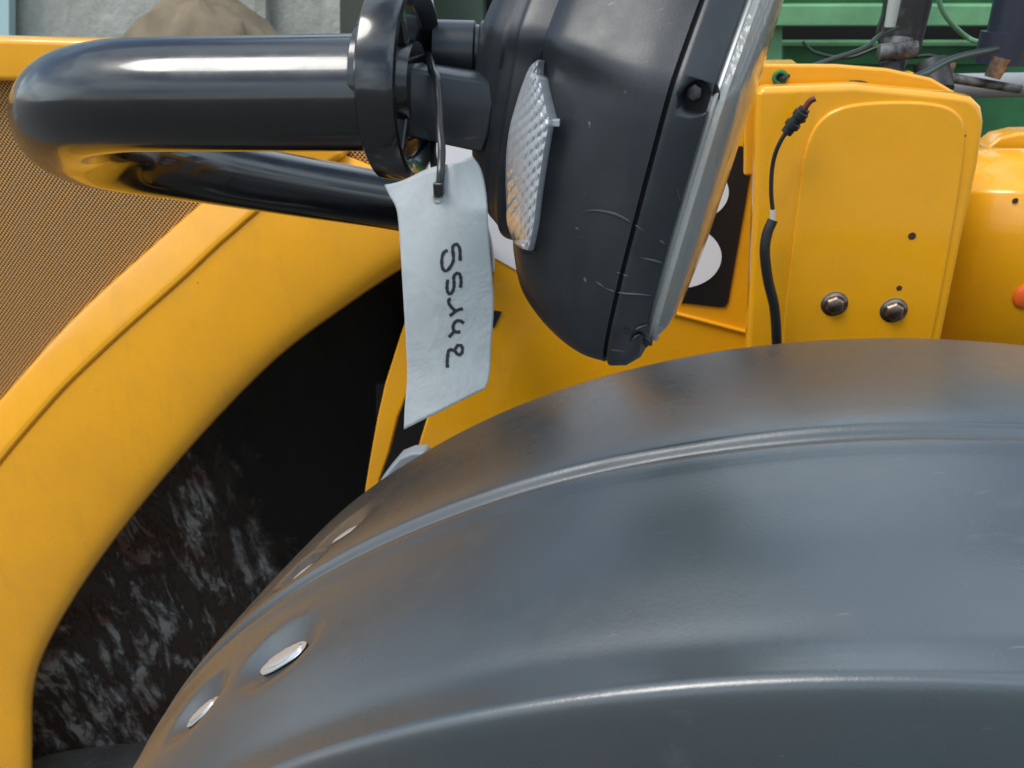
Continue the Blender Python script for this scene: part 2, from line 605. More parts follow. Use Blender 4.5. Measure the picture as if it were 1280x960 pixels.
# wheel tyre hidden under the guard (keeps the light out of the arch and carries the machine)
tp = []
for a, b in ((-.02, .30), (-.02, .50), (.02, .57), (.08, .60), (.35, .605), (.50, .60), (.56, .57), (.60, .50), (.60, .30)):
    tp.append((a + .02, b))
tyre = lathe('front_tyre', smooth_path(tp, 40), GC + VY * 0.0 - Vector((0, 0, .0)), VY, mat('tyre_rubber', (.018, .018, .018), .8), loader, 72)

# ---- wheel arch cavity and liner
liner_pts = []
NU, NV = 40, 24
LIN = smooth_path([(-60, 1150), (10, 980), (60, 760), (180, 560), (330, 400), (500, 290), (640, 240)], 80)
LIN = resample(LIN, NU)
vs = []
for i in range(NU):
    for j in range(NV):
        t = j / (NV - 1)
        x_, y_ = LIN[i]
        p = on(x_ + 560 * t, y_ + 420 * t, 1.04)
        p = p + VY * (0.30 * (t ** 0.6) + 0.012 * mnoise.noise(Vector((i * .25, j * .25, 1))))
        vs.append(p)
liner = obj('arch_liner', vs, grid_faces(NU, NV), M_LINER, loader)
fix_normals(liner)

# ---- the hood side: a band lofted between the arch edge and the grille
def rail(pts, n=70):
    return resample(smooth_path(pts, 120), n)


E_ = rail([(30, 1180), (38, 1040), (40, 940), (42, 860), (62, 800), (120, 705), (200, 602), (280, 512), (350, 443), (420, 390), (500, 336), (560, 306), (600, 290)])
X_ = rail([(-190, 1180), (-170, 1000), (-150, 860), (-110, 740), (-30, 610), (60, 500), (120, 440), (175, 390), (228, 343), (285, 290), (350, 240), (430, 222), (560, 264)])
G_ = rail([(-330, 1150), (-300, 960), (-240, 800), (-160, 680), (-60, 565), (0, 503), (67, 427), (120, 374), (180, 320), (258, 252), (330, 202), (400, 186), (560, 250)])
NR = 70
cross = []   # list of rails (px, py, yv) from inside the arch lip outwards
for i in range(NR):
    e, x, g = E_[i], X_[i], G_[i]
    d = (x - e)
    L = np.linalg.norm(d)
    u = d / L
    tt = i / (NR - 1)
    lift = 0.010 * math.exp(-((tt - .45) / .35) ** 2)
    row = []
    for k_, (q_, yv_) in enumerate((
            (e + u * 3, 1.030), (e + u * 1, 1.000), (e, 0.966), (e + u * 5, 0.953), (e + u * min(22, .15 * L), 0.9455),
            (e + d * .35, 0.9450 - lift * .3), (e + d * .65, 0.9485 - lift * .6), (e + d * .90, 0.9540 - lift * .8), (e + d * .950, 0.9555 - lift * .8),
            (e + d * .962, 0.9590 - lift * .8), (e + d * .980, 0.9525 - lift * .8), (e + d * 1.0, 0.9520 - lift * .8), (x + (g - x) * .15, 0.9540 - lift * .8),
            (x + (g - x) * .9, 0.9670 - lift * .4), (g, 0.970), (g + (g - x) * .03, 0.985))):
        row.append((*q_, yv_))
    cross.append(row)
vs = []
fine = 4
for row in cross:
    sp = smooth_path(row, (len(row) - 1) * fine)
    for q in sp:
        vs.append(on(q[0], q[1], q[2]))
ncol = len(vs) // NR
hood = obj('hood_side', vs, grid_faces(NR, ncol), YEL, loader, label='yellow hood side curving round the wheel arch')
fix_normals(hood)
m_ = hood.modifiers.new('thick', 'SOLIDIFY'); m_.thickness = 0.003; m_.offset = 0

# grille sheet inset behind the band, and the yellow top rail of the hood
grille = slab('side_grille', [(-420, 40), (150, 70), (400, 150), (600, 300), (500, 330), (300, 330), (200, 400), (80, 520), (-60, 720), (-420, 1000)], 0.978, 0.004, M_GRILLE, loader)
toprail = slab('hood_top_rail', [(-420, 40), (-100, 44), (130, 50), (300, 92), (395, 150), (430, 196), (400, 214), (330, 190), (250, 140), (120, 104), (-420, 96)], 0.948, 0.035, YEL, loader, 0.008)
backing = slab('grille_backing', [(-420, 60), (150, 90), (380, 160), (480, 300), (300, 330), (80, 520), (-420, 1000)], 1.0, 0.01, M_DARK, loader)

# narrow inner strip at the far side of the arch
strip = slab('arch_strip', [(520, 360), (500, 420), (481, 480), (471, 525), (462, 575), (456, 612), (452, 680), (474, 690), (474, 600), (486, 566), (497, 522), (506, 500), (530, 440), (545, 400)], 0.985, 0.012, YEL, loader, 0.003)

# ---- side panel behind the lamp with its lettering film
panel = slab('side_panel', [(524, 640), (523, 556), (531, 530), (552, 470), (574, 400), (592, 345), (588, 300), (520, 262), (450, 235), (385, 215), (350, 160), (350, 92), (700, 84), (1000, 80), (1000, 520), (880, 560)],
             0.990, 0.05, YEL, loader, 0.004)
white_film = slab('white_decal', [(413, 110), (700, 100), (720, 352), (655, 343), (600, 312), (540, 264), (480, 231), (413, 207)], 0.9875, 0.0025, M_DECAL_W, panel)
black_edge = slab('black_decal', [(380, 110), (411.5, 110), (411.5, 206), (380, 190)], 0.9875, 0.0025, M_DECAL_B, panel)
black_film = slab('black_decal', [(760, 172), (925, 183), (936, 184), (941, 188), (942, 196), (910, 378), (906, 384), (898, 384), (740, 366)], 0.9875, 0.0025, M_DECAL_B, panel)


def disc_outline(cx, cy_, rx, ry, n=40):
    return [(cx + rx * math.cos(2 * math.pi * k / n), cy_ + ry * math.sin(2 * math.pi * k / n)) for k in range(n)]


# the figure's right side bulges twice: upper and lower bowl, each with its counter
def ring_slab(name, cx, cy_, rx, ry, hx, hy, yv, m, parent, n=48):
    o_ = disc_outline(cx, cy_, rx, ry, n); i_ = disc_outline(cx - 4, cy_, hx, hy, n)
    vs = [on(*q, yv) for q in o_] + [on(*q, yv) for q in i_] + [on(*q, yv + .001) for q in o_] + [on(*q, yv + .001) for q in i_]
    f = []
    for k in range(n):
        j = (k + 1) % n
        f += [(k, j, j + n, k + n), (k, k + 2 * n, j + 2 * n, j), (k + n, j + n, j + 3 * n, k + 3 * n)]
    o = obj(name, vs, f, m, parent, False)
    fix_normals(o)
    return o


ring_slab('numeral', 851, 321, 51, 39, 20, 14, 0.9862, M_DECAL_W, panel)
ring_slab('numeral_bowl', 866, 240, 45, 35, 18, 12, 0.9856, M_DECAL_W, panel)
tube('panel_bead', [on(780, 372, .988), on(849, 393, .988), on(978, 427, .988)], 0.0028, YEL, panel, 10, spline=False)
slab('panel_notch', [(614, 388), (627, 390), (618, 410), (614, 408)], 0.988, 0.003, M_DARK, panel)
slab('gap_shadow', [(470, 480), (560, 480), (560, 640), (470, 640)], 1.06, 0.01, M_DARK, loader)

# pale bracket peeping out beside the mudguard
slab('pale_bracket', [(462, 640), (474, 604), (486, 588), (499, 573), (514, 567), (530, 566), (560, 620)], 0.72, 0.02, mat('pale_grey_plastic', (.30, .33, .35), .5), loader, 0.003)

# ---- front plate
flange = slab('rear_flange', [(930, 80), (1045, 81), (1110, 86), (1165, 98), (1196, 116), (1200, 220), (930, 220)], 0.885, 0.012, YEL, loader, 0.003)
plate = slab('front_plate', [(928, 560), (940, 300), (946, 118), (950, 110), (1070, 106), (1195, 118), (1216, 122), (1228, 134), (1231, 152), (1224, 205), (1205, 290), (1150, 560)],
             0.840, 0.030, YEL, loader, 0.007)
raised = slab('pressed_panel', [(968, 620), (978, 430), (988, 330), (998, 245), (1006, 190), (1024, 152), (1056, 133), (1110, 127), (1165, 129), (1196, 140), (1207, 165), (1201, 230), (1184, 330), (1160, 450), (1120, 620)],
              0.8368, 0.006, YEL, plate, 0.0031, seg=5, smooth_outline=90)


def torus(name, c, n_, R_, r_, m, parent, seg=28):
    prof_ = [(r_ * math.sin(a), R_ + r_ * math.cos(a)) for a in np.linspace(0, 2 * math.pi, 13)]
    return lathe(name, prof_, c, n_, m, parent, seg, closed=True, ang=60)


NV_ = -VY
for (px, py) in ((1043, 380), (1117, 388)):
    c_ = on(px, py, 0.8368)
    lathe('bolt', [(0, .0128), (.0015, .0128), (.002, .0120), (.0022, .0108), (.0025, .0105)], c_, NV_, M_ZINC, plate, 32)
    b_ = bpy.context.scene.objects[-1] if False else None
    o = lathe('bolt_head', [(.002, .0100), (.0050, .0096), (.0064, .0080), (.0066, .0060), (.0068, .0056), (.0068, 0)], c_, NV_, M_ZINC, plate, 6)
    torus('rubber_washer', c_ + VY * .0005, NV_, .0132, .0009, M_RUST, plate)
for (px, py, r_) in ((1140, 295, .0038), (1124, 360, .0028)):
    lathe('drilled_hole', [(0, r_), (.0004, r_), (.0005, r_ * .8)], on(px, py, .8368), NV_, mat('rusty_hole', (.05, .02, .01), .8) if 'rusty_hole' not in bpy.data.materials else bpy.data.materials['rusty_hole'], plate, 16)
torus('grommet', on(975, 97, .884), NV_, .0055, .0022, M_GREEN_D, flange)
lathe('grommet_core', [(0, .005), (.0008, .005), (.001, .003)], on(975, 97, .885), NV_, M_DARK, flange, 16)

# right-hand body behind the plate: sloping ledge over an upright skin
def loft_px(name, rows, m, parent, n=12, thick=0.004, label=None):
    vs = []
    for rw in rows:
        for q in resample(np.array(rw, float), n):
            vs.append(on(q[0], q[1], q[2]))
    o = obj(name, vs, grid_faces(len(rows), n), m, parent, label=label)
    fix_normals(o)
    s_ = o.modifiers.new('thick', 'SOLIDIFY'); s_.thickness = thick; s_.offset = 0
    return o


loft_px('side_ledge', [[(1190, 186, 1.02), (2100, 190, 1.02)], [(1190, 188, 1.00), (2100, 192, 1.00)], [(1190, 214, .958), (2100, 220, .958)],
                       [(1190, 221, .955), (2100, 227, .955)], [(1190, 236, .925), (2100, 246, .925)], [(1190, 243, .920), (2100, 253, .920)],
                       [(1190, 300, .917), (2100, 310, .917)], [(1100, 600, .915), (2100, 600, .915)]], YEL, loader, 8)
slab('hood_wedge', [(1232, 186), (1250, 172), (1275, 166), (2100, 150), (2100, 200), (1232, 196)], 1.03, .04, YEL, loader, .004)
lathe('orange_plug', [(0, .014), (.003, .014), (.005, .011), (.0055, 0)], on(1283, 370, .915), NV_, M_ORANGE, loader, 28)
lathe('drilled_hole', [(0, .003), (.0005, .003)], on(1269, 251, .917), NV_, bpy.data.materials['rusty_hole'], loader, 14)

# loose lead with its plug
lead = tube('loose_lead', [on(1006, 150, .815), on(990, 158, .812), on(975, 178, .812), on(966, 205, .815), on(964, 240, .815), on(967, 272, .815)], .0021, M_RUBBER, loader, 12,
            label='thin red-brown lead hanging on the yellow plate')
tube('conduit', [on(966, 275, .815), on(959, 292, .812), on(956, 315, .81), on(960, 350, .812), on(968, 385, .815), on(971, 430, .82), on(972, 480, .84)], .0052, M_RUBBER, lead, 14)
tube('bare_joint', [on(966, 262, .815), on(966, 277, .815)], .0029, mat('pale_tape', (.55, .5, .42), .6), lead, 12, spline=False)
tube('plug', [on(983, 166, .812), on(1006, 136, .806)], lambda t: .0055 + .0018 * (0.25 < t < .45) + .0014 * (.65 < t < .9), M_RUBBER, lead, 16, spline=False if False else True, n=30)
tube('plug_tip', [on(1004, 138, .806), on(1012, 127, .805), on(1019, 123, .804)], .0028, mat('dull_red_wire', (.12, .02, .015), .5), lead, 10)

# ---- hydraulic legs, hoses and fittings above the plate
def cyl(name, a, b, r0, r1, m, parent, label=None, seg=24):
    a, b = Vector(a), Vector(b)
    ax = b - a
    L = ax.length
    return lathe(name, [(0, r0 * .92), (L * .01, r0), (L * .99, r1), (L, r1 * .92)], a, ax, m, parent, seg, label=label)


M_RAM = mat('dark_grimy_ram', (.022, .022, .024), .45)
lk(M_RAM, ramp(M_RAM, noise_tex(M_RAM, 30, 6, .7), .5, .75, (.016, .016, .018), (.09, .085, .08)), P(M_RAM).inputs['Base Color'])
M_RAMB = mat('blue_black_ram', (.020, .026, .045), .4)
ram1 = cyl('hydraulic_ram', on(1160, -120, 1.12), on(1124, 62, 1.12), .030, .024, M_RAM, loader)
cyl('ram_eye', on(1124, 50, 1.11), on(1117, 84, 1.10), .018, .013, M_RUST, ram1)
cyl('ram_clevis', on(1098, 66, 1.08), on(1146, 62, 1.08), .010, .010, M_RUST, ram1)
cyl('ram_pin', on(1116, 80, 1.09), on(1112, 112, 1.08), .014, .013, M_RAM, ram1)
cyl('hose_fitting', on(1120, -10, 1.05), on(1112, 34, 1.05), .007, .006, mat('pale_fitting', (.35, .38, .36), .4), ram1)
ram2 = cyl('hydraulic_ram', on(1310, -130, 1.12), on(1256, 74, 1.12), .032, .026, M_RAMB, loader)
cyl('ram_eye', on(1252, 72, 1.10), on(1240, 97, 1.10), .012, .009, M_ZINC, ram2)
cyl('ram_collar', on(1262, 40, 1.12), on(1250, 80, 1.12), .031, .029, M_RAMB, ram2)
link = cyl('lever_shaft', on(1180, 96, 1.13), on(1276, 112, 1.13), .006, .005, M_RUST, loader)
cyl('lever_boss', on(1164, 80, 1.08), on(1172, 116, 1.06), .020, .018, M_RAM, link)
cyl('lever_pin', on(1190, 78, 1.07), on(1182, 100, 1.07), .005, .005, M_ZINC, link)
cyl('cross_bar', on(1150, 108, 1.25), on(1420, 104, 1.25), .016, .016, mat('grey_bar', (.30, .30, .31), .5), loader)
slab('ram_lug', [(1126, 118), (1130, 92), (1142, 90), (1152, 100), (1156, 118)], 1.05, .02, YEL, loader, .003)
M_CABLE = mat('black_green_cable', (.016, .028, .020), .4)
tube('hose', [on(976, 99, .88), on(1000, 88, .90), on(1040, 74, .95), (on(1080, 60, 1.0)), on(1100, 44, 1.04), on(1122, 34, 1.08)], .0026, M_CABLE, loader, 10)
tube('hose', [on(1062, 106, .88), on(1110, 104, .90), on(1150, 94, .92), on(1190, 74, 1.0), on(1246, 61, 1.08)], .0040, M_CABLE, loader, 10)
tube('hose', [on(1168, -30, 1.2), on(1176, 8, 1.2), on(1192, 32, 1.2), on(1215, 50, 1.2), on(1240, 54, 1.15)], .0030, mat('green_hose', (.12, .26, .13), .5), loader, 10)
tube('hose', [on(1003, 52, 1.1), on(1020, 66, 1.1), on(1060, 72, 1.1), on(1100, 58, 1.1)], .0020, M_CABLE, loader, 8)
tube('hose', [on(1108, -40, 1.1), on(1106, 10, 1.1), on(1098, 40, 1.1), on(1104, 60, 1.1)], .0030, M_CABLE, loader, 8)
tube('hose', [on(1136, 72, 1.1), on(1165, 70, 1.1), on(1185, 80, 1.1)], .0022, M_CABLE, loader, 8)

# ---- lamp arm: thick gloss black tube bent back on itself
RT_ = 0.0315


def arm_r(t):
    return RT_ * (1 if t < .5 else 1 - .04 * (t - .5))


arm_path = [at(468, 117, .452), at(400, 117.5, .456), at(300, 118.5, .461), at(200, 119.5, .466), at(140, 122, .474), at(98, 131, .492), at(80, 147, .525), at(84, 166, .570),
            at(115, 184, .630), at(170, 197, .690), at(260, 213, .760), at(380, 234, .835), at(500, 254, .905), at(560, 270, .945), at(581, 298, .955), at(586, 345, .965), at(578, 392, 1.02)]
arm = tube('lamp_arm', arm_path, arm_r, M_BLACKGLOSS, loader, 40, n=240)
slab('arm_mount', [(548, 352), (600, 352), (602, 440), (546, 440)], .982, .012, M_BLACKGLOSS, loader, .002)
TX = (at(468, 117, .452) - at(300, 118.5, .461)).normalized()
ring_c = at(512, 104, .450)
AX = (VX * .97 + Vector((0, 0, -.03))).normalized()
# collar profile along AX, from the left
lathe('arm_collar', [(-.026, .031), (-.024, .0345), (-.018, .0355), (-.017, .0405), (-.0160, .0425), (-.0150, .0500), (-.0130, .0530), (.0030, .0535), (.0060, .0520),
                     (.0066, .049), (.0050, .045), (.0000, .040), (-.0010, .024), (.0045, .022), (.0045, 0)], ring_c, AX, M_BLACKGLOSS, arm, 72, ang=30)
for k in range(3):
    a = R(20 + 120 * k)
    e1 = Vector((0, 0, 1)); e2 = AX.cross(e1)
    d_ = e1 * math.cos(a) + e2 * math.sin(a)
    tng = AX.cross(d_)
    box('collar_rib', ring_c + AX * .0000 + d_ * .033, (.006, .007, .020), M_BLACKGLOSS, arm, .0012, ax=(AX, tng, d_))
torus('collar_bead', ring_c - AX * .0215, AX, .0325, .0022, M_BLACKGLOSS, arm, 60)

# ---- work lamp
_yl = R(-20)
LW = Vector((math.sin(_yl), -math.cos(_yl), 0))                                          # side towards the viewer
LU = (Vector((math.cos(_yl), math.sin(_yl), 0)) * math.cos(R(10.5)) - Vector((0, 0, 1)) * math.sin(R(10.5))).normalized()   # the way the lens faces
LV = LU.cross(LW).normalized()
if LV.z < 0:
    LV = -LV
LC = at(893, 150, .460)


def lam(u, v, w_):
    return LC + LU * u + LV * v + LW * w_


def uv_px(px, py):
    p = on_plane(px, py, LC, LW) - LC
    return p.dot(LU), p.dot(LV)


sil = [(820, 436), (800, 443), (776, 446), (765, 445), (740, 437), (716, 422), (692, 400), (672, 374), (664, 354), (659, 330)]
lob = [(640, 300), (632, 288), (620, 272), (608, 250), (602, 215), (598, 160), (598, 125)]
su = [uv_px(q[0] + 6, q[1] - 14) for q in sil]
lu_ = [uv_px(q[0] + 4, q[1] - 5) for q in lob]
VC = 0.004      # centre height of the section


V0 = (on_plane(780, 84, LC + LW * .068, LW) - LC).dot(LV)


def section(u, hb, wid, n=200, up=1.55, lo=3.4, vc=VC, ht=None):
    """rounded outline: upright flank below, sloping shoulder above"""
    out = []
    ht = hb if ht is None else ht
    for k in range(n):
        a = 2 * math.pi * k / n
        c_, s_ = math.cos(a), math.sin(a)
        e = up if s_ > 0 else lo
        ww = wid * math.copysign(abs(c_) ** (2 / (2.4 if s_ > 0 else lo)), c_)
        vv = (ht if s_ > 0 else hb) * math.copysign(abs(s_) ** (2 / e), s_)
        if c_ > 0:
            q_ = vv + vc - V0
            if q_ > -.004:
                ww = max(ww - .62 * (q_ + .004) ** 2 / (q_ + .012), wid * .12)
        if c_ > 0 and wid > .05:
            a1 = max(0.0, min(1.0, (V0 + .006 - vv - vc) / .020))
            a1 = a1 * a1 * (3 - 2 * a1)
            a2 = math.exp(-max(0.0, V0 - vv - vc) / .085)
            a3 = math.exp(-((u + .082) / .030) ** 2)
            ww -= .0105 * a1 * a2 * a3
        out.append(lam(u, vc + vv, ww))
    return out


def loft(name, secs, m, parent, cap0=True, cap1=True, ang=40, label=None):
    n = len(secs[0])
    vs = [p for s_ in secs for p in s_]
    f = grid_faces(len(secs), n, True)
    if cap0:
        f.append(tuple(range(n - 1, -1, -1)))
    if cap1:
        f.append(tuple(range((len(secs) - 1) * n, len(secs) * n)))
    o = obj(name, vs, f, m, parent, label=label)
    fix_normals(o)
    crease(o, ang)
    return o


LAMP_O = lam(-.06, 0, 0)
seam_u, seam_v = su[3]
Wd = 0.078
Hh = -seam_v + VC
# main housing, from the seam backwards
ub = [q[0] for q in su[3:]] + [q[0] for q in lu_]
hb = [-(q[1]) + VC for q in su[3:]] + [-(q[1]) + VC for q in lu_]
main = [(u, h) for u, h in zip(ub, hb)][:7]
lobe = [(u, h) for u, h in zip(ub, hb)][7:]
sp = smooth_path(main, 70)
secs = []
for u, h in sp:
    k = h / Hh
    secs.append(section(u, h, Wd * (0.35 + .65 * k), lo=3.2))
u_last, h_last = sp[-1]
secs.append(section(u_last - .004, h_last - .012, Wd * .66))
secs.append(section(u_last - .006, h_last - .03, Wd * .5))
housing = loft('work_lamp', secs, M_LAMP, loader, ang=78, label='black plastic work lamp with a clear lens and a ribbed side indicator')
# rear lobe
lp = [(u_last + .012, lobe[0][1] - .002)] + lobe + [(lobe[-1][0] - .001, .012)]
lsec = []
l0 = lobe[0][1]
for u, h in smooth_path(lp, 48):
    k = max(h, .002) / l0
    lsec.append(section(u, max(h, .002), .054 * (k ** .8), up=2.2, lo=2.4))
loft('rear_dome', lsec, M_LAMP, housing, ang=60)
# front bezel: from the seam to the lens, a thin groove between
bu = [(seam_u + .0022, Hh - .0035), (seam_u + .0026, Hh - .001), (seam_u + .004, Hh + .0002)]
for q in reversed(su[:3]):
    bu.append((q[0], min(-q[1] + VC + .0045, Hh)))
bu = [(u - .0085 * max(0, min(1, (u - seam_u - .004) / .03)) , h) for u, h in bu]
bu.append((bu[-1][0] + .0005, -su[0][1] + VC - .004))
bu.append((bu[-1][0] + .0003, -su[0][1] + VC - .012))
BE = bu[-1][0]
bez = [section(u, h, Wd * (h / Hh)) for u, h in bu]
bezel = loft('front_bezel', bez, M_LAMP, housing, ang=35)
core = loft('seam_core', [section(seam_u - .003, Hh - .004, Wd - .004), section(seam_u + .006, Hh - .004, Wd - .004)], M_DARK, housing)
# lens: side wall and shallow dome of clear plastic over a bright reflector
hl = -uv_px(835, 408)[1] + VC
lens_s = []
for u, k in ((BE - .001, 1.0), (BE + .006, 1.0), (.0030, .995), (.0075, .975), (.0110, .93), (.0135, .86), (.0152, .70), (.0162, .45), (.0166, .2), (.0167, .02)):
    lens_s.append(section(u, hl * k, (Wd - .008) * k))
lens = loft('lens', lens_s, M_GLASS, housing, ang=70)
refl = []
for u, k in ((BE + .0005, .955), (BE - .001, .95), (BE - .003, .93)):
    refl.append(section(u, hl * k, (Wd - .008) * k))
refl += [section(BE + .001, hl * .90, (Wd - .008) * .90), section(BE + .0016, hl * .5, (Wd - .008) * .5), section(BE + .0016, hl * .02, (Wd - .008) * .02)]
loft('reflector', refl, M_CHROME, lens, ang=30)
torus_s = [section(BE + .0004, hl * 1.004, (Wd - .008) * 1.004), section(BE + .0020, hl * 1.012, (Wd - .008) * 1.012), section(BE + .0024, hl * 1.006, (Wd - .008) * 1.006), section(BE + .0008, hl * 1.002, (Wd - .008) * 1.002)]
loft('lens_seal', torus_s, mat('lens_edge', (.30, .31, .30), .3, .3), lens, ang=30)

# depth of the lamp's skin along a line of sight
def bvh(objs):
    vs, fs = [], []
    for o in objs:
        b = len(vs)
        vs += [v.co + ORG[o.name] for v in o.data.vertices]
        fs += [tuple(b + i for i in p.vertices) for p in o.data.polygons]
    return BVHTree.FromPolygons(vs, fs)


kids = [o for o in C.objects if o.parent == housing and o.name.startswith(('rear_dome', 'front_bezel'))]
B_L = bvh([housing] + kids)


def hit(px, py, bv=B_L, default=.4):
    r = ray(px, py)
    h_ = bv.ray_cast(CAMP, r.normalized())
    if h_[0] is None:
        return default
    return (h_[0] - CAMP).dot(FW)


# screw recess: dark pocket in the bezel with a broken lip and a screw inside
sc_d = hit(869, 123)
sn = (LW - LU * .12).normalized()
sc_c = at(869, 123, sc_d) - sn * .0005
cut = lathe('cutter', [(-.009, .0074), (.004, .0090)], sc_c, sn, M_DARK, None, 28)
for v in cut.data.vertices:
    v.co += Vector((mnoise.noise(v.co * 130), mnoise.noise(v.co * 130 + Vector((5, 0, 0))), 0)) * .0022
bo = bezel.modifiers.new('pocket', 'BOOLEAN')
bo.operation = 'DIFFERENCE'
bo.object = cut
bo.solver = 'EXACT'
dg = bpy.context.evaluated_depsgraph_get()
me2 = bpy.data.meshes.new_from_object(bezel.evaluated_get(dg))
bezel.modifiers.clear()
bezel.data = me2
C.objects.unlink(cut)
bpy.data.objects.remove(cut)
lathe('recess_floor', [(-.0080, .0100), (-.0075, .0100)], sc_c, sn, M_DARK, bezel, 24)
lathe('screw', [(-.0058, .0040), (-.0030, .0038), (-.0026, .003), (-.0026, 0)], sc_c + LV * .0018 - LU * .0022, sn, M_RAM if 'M_RAM' in globals() else M_RUBBER, bezel, 6)

# ribbed side indicator lens
left = smooth_path([(672, 75), (662, 84), (653, 105), (645, 130), (637, 160), (633, 190), (632, 225), (633, 255), (634, 280), (642, 303), (650, 310)], 60)
right = smooth_path([(676, 75), (674, 90), (678, 115), (683, 138), (686, 152), (682, 175), (677, 205), (671, 245), (667, 280), (663, 300), (660, 313)], 60)
NI, NJ = 90, 26
left, right = resample(left, NI), resample(right, NI)
vs = []
dref = [min(hit(r_[0], r_[1]), .5) for r_ in right]
for i in range(NI):
    dl = min(hit(left[i][0], left[i][1], default=dref[i] + .02), dref[i] + .03)
    for j in range(NJ):
        t = j / (NJ - 1)
        x_, y_ = left[i] * (1 - t) + right[i] * t
        d = (dl - .001) * (1 - t) + (dref[i] - .012) * t
        d -= .007 * math.sin(math.pi * t) + .002
        d -= .0016 * abs(math.sin((i * 0.55 + j * .42))) + .0009 * abs(math.sin(j * .9))
        vs.append(at(x_, y_, d))
base = len(vs)
for i in range(NI):            # outer wall, back to the housing
    x_, y_ = right[i]
    vs.append(at(x_ + 5, y_, dref[i] - .011))
    vs.append(at(x_ + (16 if i < NI * .33 else 9) , y_, dref[i] + .004))
f = grid_faces(NI, NJ)
for i in range(NI - 1):
    a = i * NJ + NJ - 1
    b = base + 2 * i
    f.append((a, b, b + 2, a + NJ))
    f.append((b, b + 1, b + 3, b + 2))
ind = obj('side_indicator', vs, f, M_IND, housing, smooth=True, label='clear ribbed indicator lens on the lamp side')
crease(ind, 25)
box('indicator_clip', at(690, 153, dref[NI // 3] - .010), (.0085, .004, .0036), M_IND, ind, .0006)
# little black foot under the indicator
box('indicator_foot', at(666, 314, dref[-1] - .002), (.012, .006, .0022), M_RUBBER, ind, .0005)

# stub that carries the lamp, and the cable gland above it
M_STUB = plastic('satin_black_casting', (0.020, 0.025, 0.032), 0.24)
s0, s1 = at(500, 122, .455), at(606, 141, .470)
sax = (s1 - s0).normalized()
sz = (Vector((0, 0, 1)) - sax * sax.z).normalized()
so = sax.cross(sz)
octo = [(-.016, .0185), (-.009, .0215), (.009, .0215), (.016, .0165), (.0185, .006), (.0180, -.010), (.012, -.0205), (-.012, -.0205), (-.018, -.010), (-.0185, .006)]
secs = []
for t, k in ((0, .92), (.6, .98), (1.0, 1.02)):
    secs.append([s0.lerp(s1, t) - so * (a * k) + sz * (b * k) for a, b in octo])
stub = loft('mounting_stub', secs, M_STUB, housing, ang=28)
bevel(stub, .0016, 2)
g0, g1 = at(541, 62, .485), at(640, 66, .485)
gx = (g1 - g0)
GL = gx.length
lathe('cable_gland', [(0, .012), (.0003, .0150), (.0012, .0168), (.0250, .0172), (.0262, .0150), (.0280, .0150), (.0295, .0172), (GL, .020), (GL + .001, .018)], g0, gx, M_STUB, housing, 36, ang=30)

# scratched, chipped lower corner of the bezel
random.seed(11)
for k in range(7):
    px, py = 783 + random.random() * 28, 408 + random.random() * 24
    d = hit(px, py, default=0)
    if d < .1:
        continue
    c_ = at(px, py, d + .0012)
    vs = [c_ + Vector((random.uniform(-1, 1), random.uniform(-1, 1), random.uniform(-1, 1))) * .0042 for _ in range(9)]
    bm = bmesh.new()
    for v in vs:
        bm.verts.new(v)
    bmesh.ops.convex_hull(bm, input=bm.verts)
    vv = [v.co.copy() for v in bm.verts]
    bm.verts.index_update()
    ff = [tuple(v.index for v in fc.verts) for fc in bm.faces]
    bm.free()
    obj('broken_chip', vv, ff, M_LAMP, bezel, smooth=False)

# pale scuff marks: shallow curved scratches on the lamp's side
M_SCUFF = mat('pale_scuff', (.055, .060, .068), .55)
scuffs = [[(727, 265), (745, 263), (770, 268), (792, 280), (806, 290)], [(719, 284), (724, 288)], [(755, 360), (775, 366), (800, 368), (818, 370)], [(800, 322), (818, 326), (832, 330)],
          [(745, 352), (756, 360)], [(824, 300), (832, 306)], [(846, 235), (852, 262), (846, 290)], [(770, 340), (786, 346)]]
for s_ in scuffs:
    pts = smooth_path(s_, 16)
    ps = [at(q[0], q[1], hit(q[0], q[1]) - .00012) for q in pts]
    tube('scuff', ps, lambda t: .00062 * (1 - abs(2 * t - 1)) + .00010, M_SCUFF, housing, 6, spline=False)

# ------------------------------------------------------------------ hanging label
TD = .425
tag = thing('hanging_tag', 'pale plastic tag with handwritten 55142 hanging from a black cable tie', 'tag', at(548, 240, TD))


def tag_depth(px, py):
    t = (px - 548) / 60.0
    v_ = (py - 380) / 150.0
    return TD + .006 * t * t + .0035 * math.sin(v_ * 2.6 + t) + .004 * v_ * t - .004 * max(0, -t - .6) + .012 * v_ + .022 * max(0, t - .30) * max(0, (262 - py) / 60.0)


TL = [(481, 231), (486, 243), (496, 262), (500, 300), (503, 350), (507, 420), (509, 470), (506, 510), (505, 537)]
TR = [(590, 195), (601, 212), (608, 245), (611, 300), (615, 345), (617, 385), (614, 430), (612, 468), (606, 486)]
TLs, TRs = resample(smooth_path(TL, 60), 60), resample(smooth_path(TR, 60), 60)
vs = []
NJ = 40
for i in range(60):
    for j in range(NJ):
        t = j / (NJ - 1)
        q = TLs[i] * (1 - t) + TRs[i] * t
        # ragged top edge
        yy = q[1]
        if i == 0:
            yy += 2.2 * math.sin(t * 9) * (t < .9)
        vs.append(at(q[0], yy, tag_depth(q[0], yy)))
card = obj('card', vs, grid_faces(60, NJ), M_CARD, tag)
fix_normals(card)
s_ = card.modifiers.new('thick', 'SOLIDIFY'); s_.thickness = .0006; s_.offset = 0


def Z5(p):
    return (530 + p[0] / 5.05, 290 + p[1] / 5.05)


